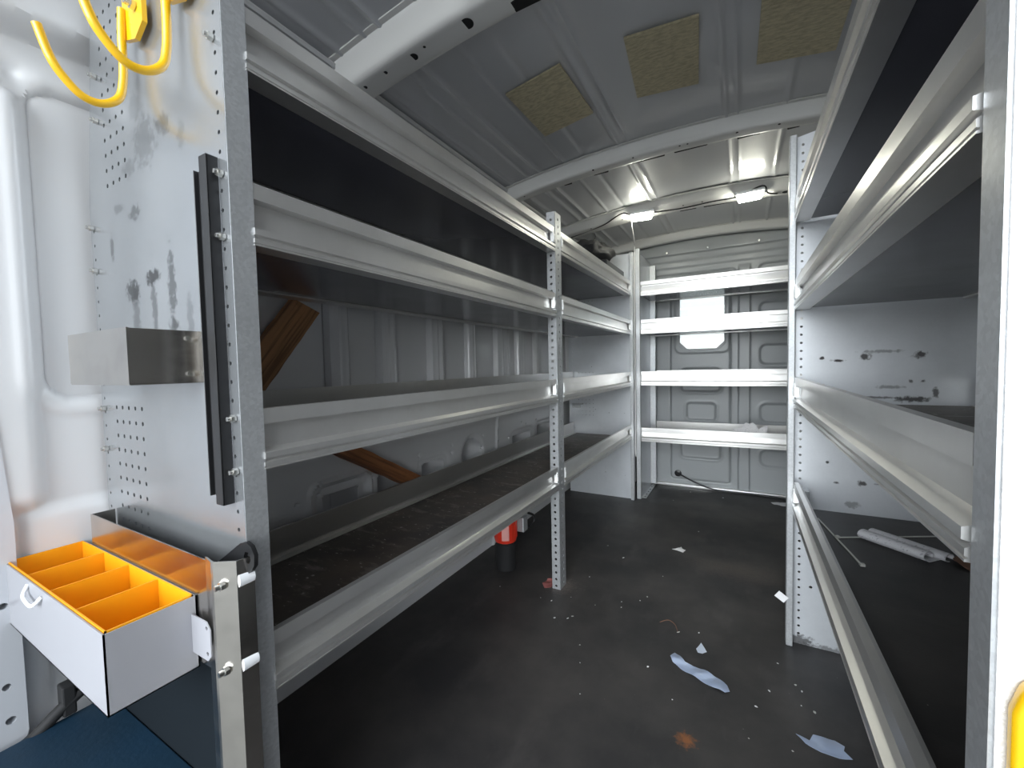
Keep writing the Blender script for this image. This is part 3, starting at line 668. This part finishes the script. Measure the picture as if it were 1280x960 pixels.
# crumpled label on the lowest back shelf
def crumple(name, pts, z, h, mat, label, cat, seedv, n=26, tk=.0006, group=None, fn=None):
    xs = [p[0] for p in pts]; ys = [p[1] for p in pts]
    me = plate(pts, [], tk); bm = bmesh.new(); bm.from_mesh(me)
    bmesh.ops.triangulate(bm, faces=bm.faces); 
    for _ in range(3):
        es = [e for e in bm.edges if e.calc_length() > .008]
        if not es: break
        bmesh.ops.subdivide_edges(bm, edges=es, cuts=1); bmesh.ops.triangulate(bm, faces=bm.faces)
    for v in bm.verts:
        k = noise.noise(Vector((v.co.x*28+seedv, v.co.y*28, seedv))); v.co.z += z+tk+h*max(0, .35+k)*.9
        if fn: fn(v)
    bm.to_mesh(me); return tag(link(name, me, mat, None, None, 50), label, cat, group)
def lean(v): v.co.z += max(0, v.co.y-2.985)*1.3; v.co.y = 2.985+(v.co.y-2.985)*.45
crumple('plastic_wrapper', [(-.06, 2.985), (-.02, 2.98), (.02, 2.985), (.09, 2.98), (.13, 2.985), (.14, 3.07), (.09, 3.055), (.06, 3.085), (.0, 3.06), (-.05, 3.05)], .428, .022, 'news', 'crumpled printed wrapper propped on the lowest shelf by the bulkhead', 'wrapper', 3, fn=lean)
# ------------------------------------------------------------------ debris
crumple('plastic_film', [(-.190, 1.405), (-.172, 1.395), (-.155, 1.372), (-.130, 1.362), (-.100, 1.363), (-.060, 1.345), (-.035, 1.325), (-.028, 1.303), (-.040, 1.292), (-.075, 1.300), (-.120, 1.318), (-.160, 1.335), (-.190, 1.358), (-.200, 1.38)], 0, .006, 'film', 'long pale blue scrap of plastic film on the floor in mid aisle', 'plastic scrap', 1)
crumple('plastic_film', [(.122, 1.225), (.150, 1.222), (.160, 1.245), (.205, 1.250), (.222, 1.235), (.218, 1.222), (.232, 1.205), (.205, 1.198), (.170, 1.198), (.140, 1.207)], 0, .006, 'film', 'short pale blue scrap of plastic film on the floor by the right shelving', 'plastic scrap', 5)
crumple('plastic_film', [(-.118, 1.495), (-.108, 1.475), (-.098, 1.455), (-.110, 1.440), (-.124, 1.440), (-.130, 1.455)], 0, .004, 'film_edge', 'drop-shaped white scrap of plastic on the floor above the long blue film', 'plastic scrap', 8)
crumple('paper_scrap', [(-.31, 2.205), (-.285, 2.20), (-.255, 2.185), (-.245, 2.215), (-.262, 2.225), (-.27, 2.25), (-.285, 2.225)], 0, .008, 'paper', 'torn white paper scrap alone on the aisle floor past the middle post', 'paper scrap', 11)
crumple('paper_scrap', [(.19, 3.19), (.25, 3.175), (.33, 3.18), (.33, 3.27), (.24, 3.26), (.17, 3.22)], 0, .006, 'paper', 'flat dirty white paper on the floor at the foot of the bulkhead', 'paper scrap', 12)
crumple('tape_scrap', [(-.755, 1.60), (-.735, 1.575), (-.705, 1.578), (-.703, 1.62), (-.73, 1.65), (-.75, 1.645)], 0, .014, 'tape', 'dirty red scrap of tape crumpled at the foot of the middle post', 'tape scrap', 14)
tp = MB(); tp.box(-.016, .016, -.0004, .0004, -.012, .012, 0, Matrix.Translation((.117, 1.608, .164)) @ Matrix.Rotation(.6, 4, 'Y')); tag(tp.build('tape_tag', 'paper'), 'small white tape tag stuck low on the right far upright', 'tape tag')
# rag, folded paper and two cable ties on the lowest right shelf (board top .474)
ZS = .4745
crumple('cleaning_rag', [(.425, 1.30), (.445, 1.265), (.48, 1.255), (.52, 1.27), (.53, 1.33), (.50, 1.36), (.46, 1.36), (.435, 1.34)], ZS+.001, .016, 'rag', 'crumpled brown rag on the lowest right shelf beside the near post', 'rag', 20)
bm = MB()
A, Bp = Vector((.281, 1.400)), Vector((.383, 1.300))
def roll(off, r, ex):
    d = (Bp-A).normalized(); nn = Vector((-d.y, d.x)); o0 = A+nn*off; o1 = Bp+nn*off
    bmx = basis((nn.x, nn.y, 0), (0, 0, 1), (d.x, d.y, 0), (o0.x, o0.y, ZS+r*.62)); L = (o1-o0).length+ex; pr = []
    for k in range(19): t = -.6+k*(2*math.pi-.9)/18; pr.append((r*math.cos(t), .6*r*math.sin(t)))
    pr2 = [(p[0]*.90, p[1]*.88) for p in pr][::-1]; bm.prism(pr+pr2, L, bmx)
roll(.0, .018, 0); roll(.035, .016, .02)
d = (Bp-A).normalized(); nn = Vector((-d.y, d.x)); 
bm.prism([(-.010, 0), (.038, 0), (.038, .001), (-.010, .001)], .15, basis((nn.x, nn.y, 0), (0, 0, 1), (d.x, d.y, 0), (A.x, A.y, ZS+.0008)))
tag(bm.build('folded_paper', 'news', None, 50), 'folded sheet of printed white paper rolled on the lowest right shelf', 'paper')
def tie(p0, p1, label):
    t = empty('cable_tie', (p1[0], p1[1], ZS), label, 'cable tie'); u = U(t)
    a, c = Vector(p0), Vector(p1); d = (c-a).normalized(); nn = Vector((-d.y, d.x)); L = (c-a).length; mw = basis((d.x, d.y, 0), (nn.x, nn.y, 0), (0, 0, 1), (a.x, a.y, ZS+.0012))
    u.add(MB().box(0, L, -.0022, .0022, -.0008, .0010, 0, mw).build('strap', 'tie')); u.add(MB().box(L-.006, L+.004, -.005, .005, -.001, .005, .001, mw).build('head', 'tie'))
tie((.199, 1.51), (.2425, 1.200), 'pale cable tie lying lengthwise on the lowest right shelf by its front rail')
tie((.52, 1.52), (.222, 1.365), 'pale cable tie lying crosswise behind the folded paper on the right shelf')
# crumbs
spots = [(-.72, 1.50), (-.66, 1.50), (-.60, 1.56), (-.55, 1.44), (-.57, 1.42), (-.62, 1.40), (-.50, 1.55), (-.42, 1.62), (-.40, 1.58), (-.33, 1.70), (-.36, 1.66), (.10, 1.50), (.13, 1.42), (.16, 1.40), (.14, 1.34), (.17, 1.33),
         (.03, 1.28), (.08, 1.36), (-.20, 1.52), (-.12, 1.55), (-.16, 1.2), (.02, 1.16), (-.45, 1.22), (-.50, 2.0), (-.62, 2.1), (-.30, 1.9), (-.2, 2.5), (-.42, 3.0), (-.33, 3.25), (-.12, 3.2), (-.47, 1.30), (-.40, 1.10), (-.9, 1.5), (.12, 1.17), (-.25, 1.30), (-.6, 1.75)]
for i, (x, y) in enumerate(spots):
    bm = bmesh.new(); bmesh.ops.create_icosphere(bm, subdivisions=1, radius=1); r = random.uniform(.0016, .0040); st = random.uniform(1, 2.2)
    for v in bm.verts: v.co = Vector((v.co.x*r*st, v.co.y*r, v.co.z*r*.35))*(1+.5*noise.noise(v.co*3+Vector((i, 0, 0))))
    me = bpy.data.meshes.new('crumb'); bm.to_mesh(me)
    o = link('debris_crumb', me, 'paper' if i % 3 else 'tie'); o.location = (x+random.uniform(-.01, .01), y, r*.4); o.rotation_euler.z = random.uniform(0, 3)
    tag(o, 'tiny pale crumb of debris scattered on the black van floor', 'debris', 'pale crumbs on the black floor')
tag(MB().tube([(-.26, 1.55, .002), (-.235, 1.575, .003), (-.21, 1.56, .002), (-.195, 1.52, .002)], .0014, 6, 5).build('wire_offcut', 'rag', None, 60), 'short thin brown wire offcut on the floor beyond the long film scrap', 'wire')
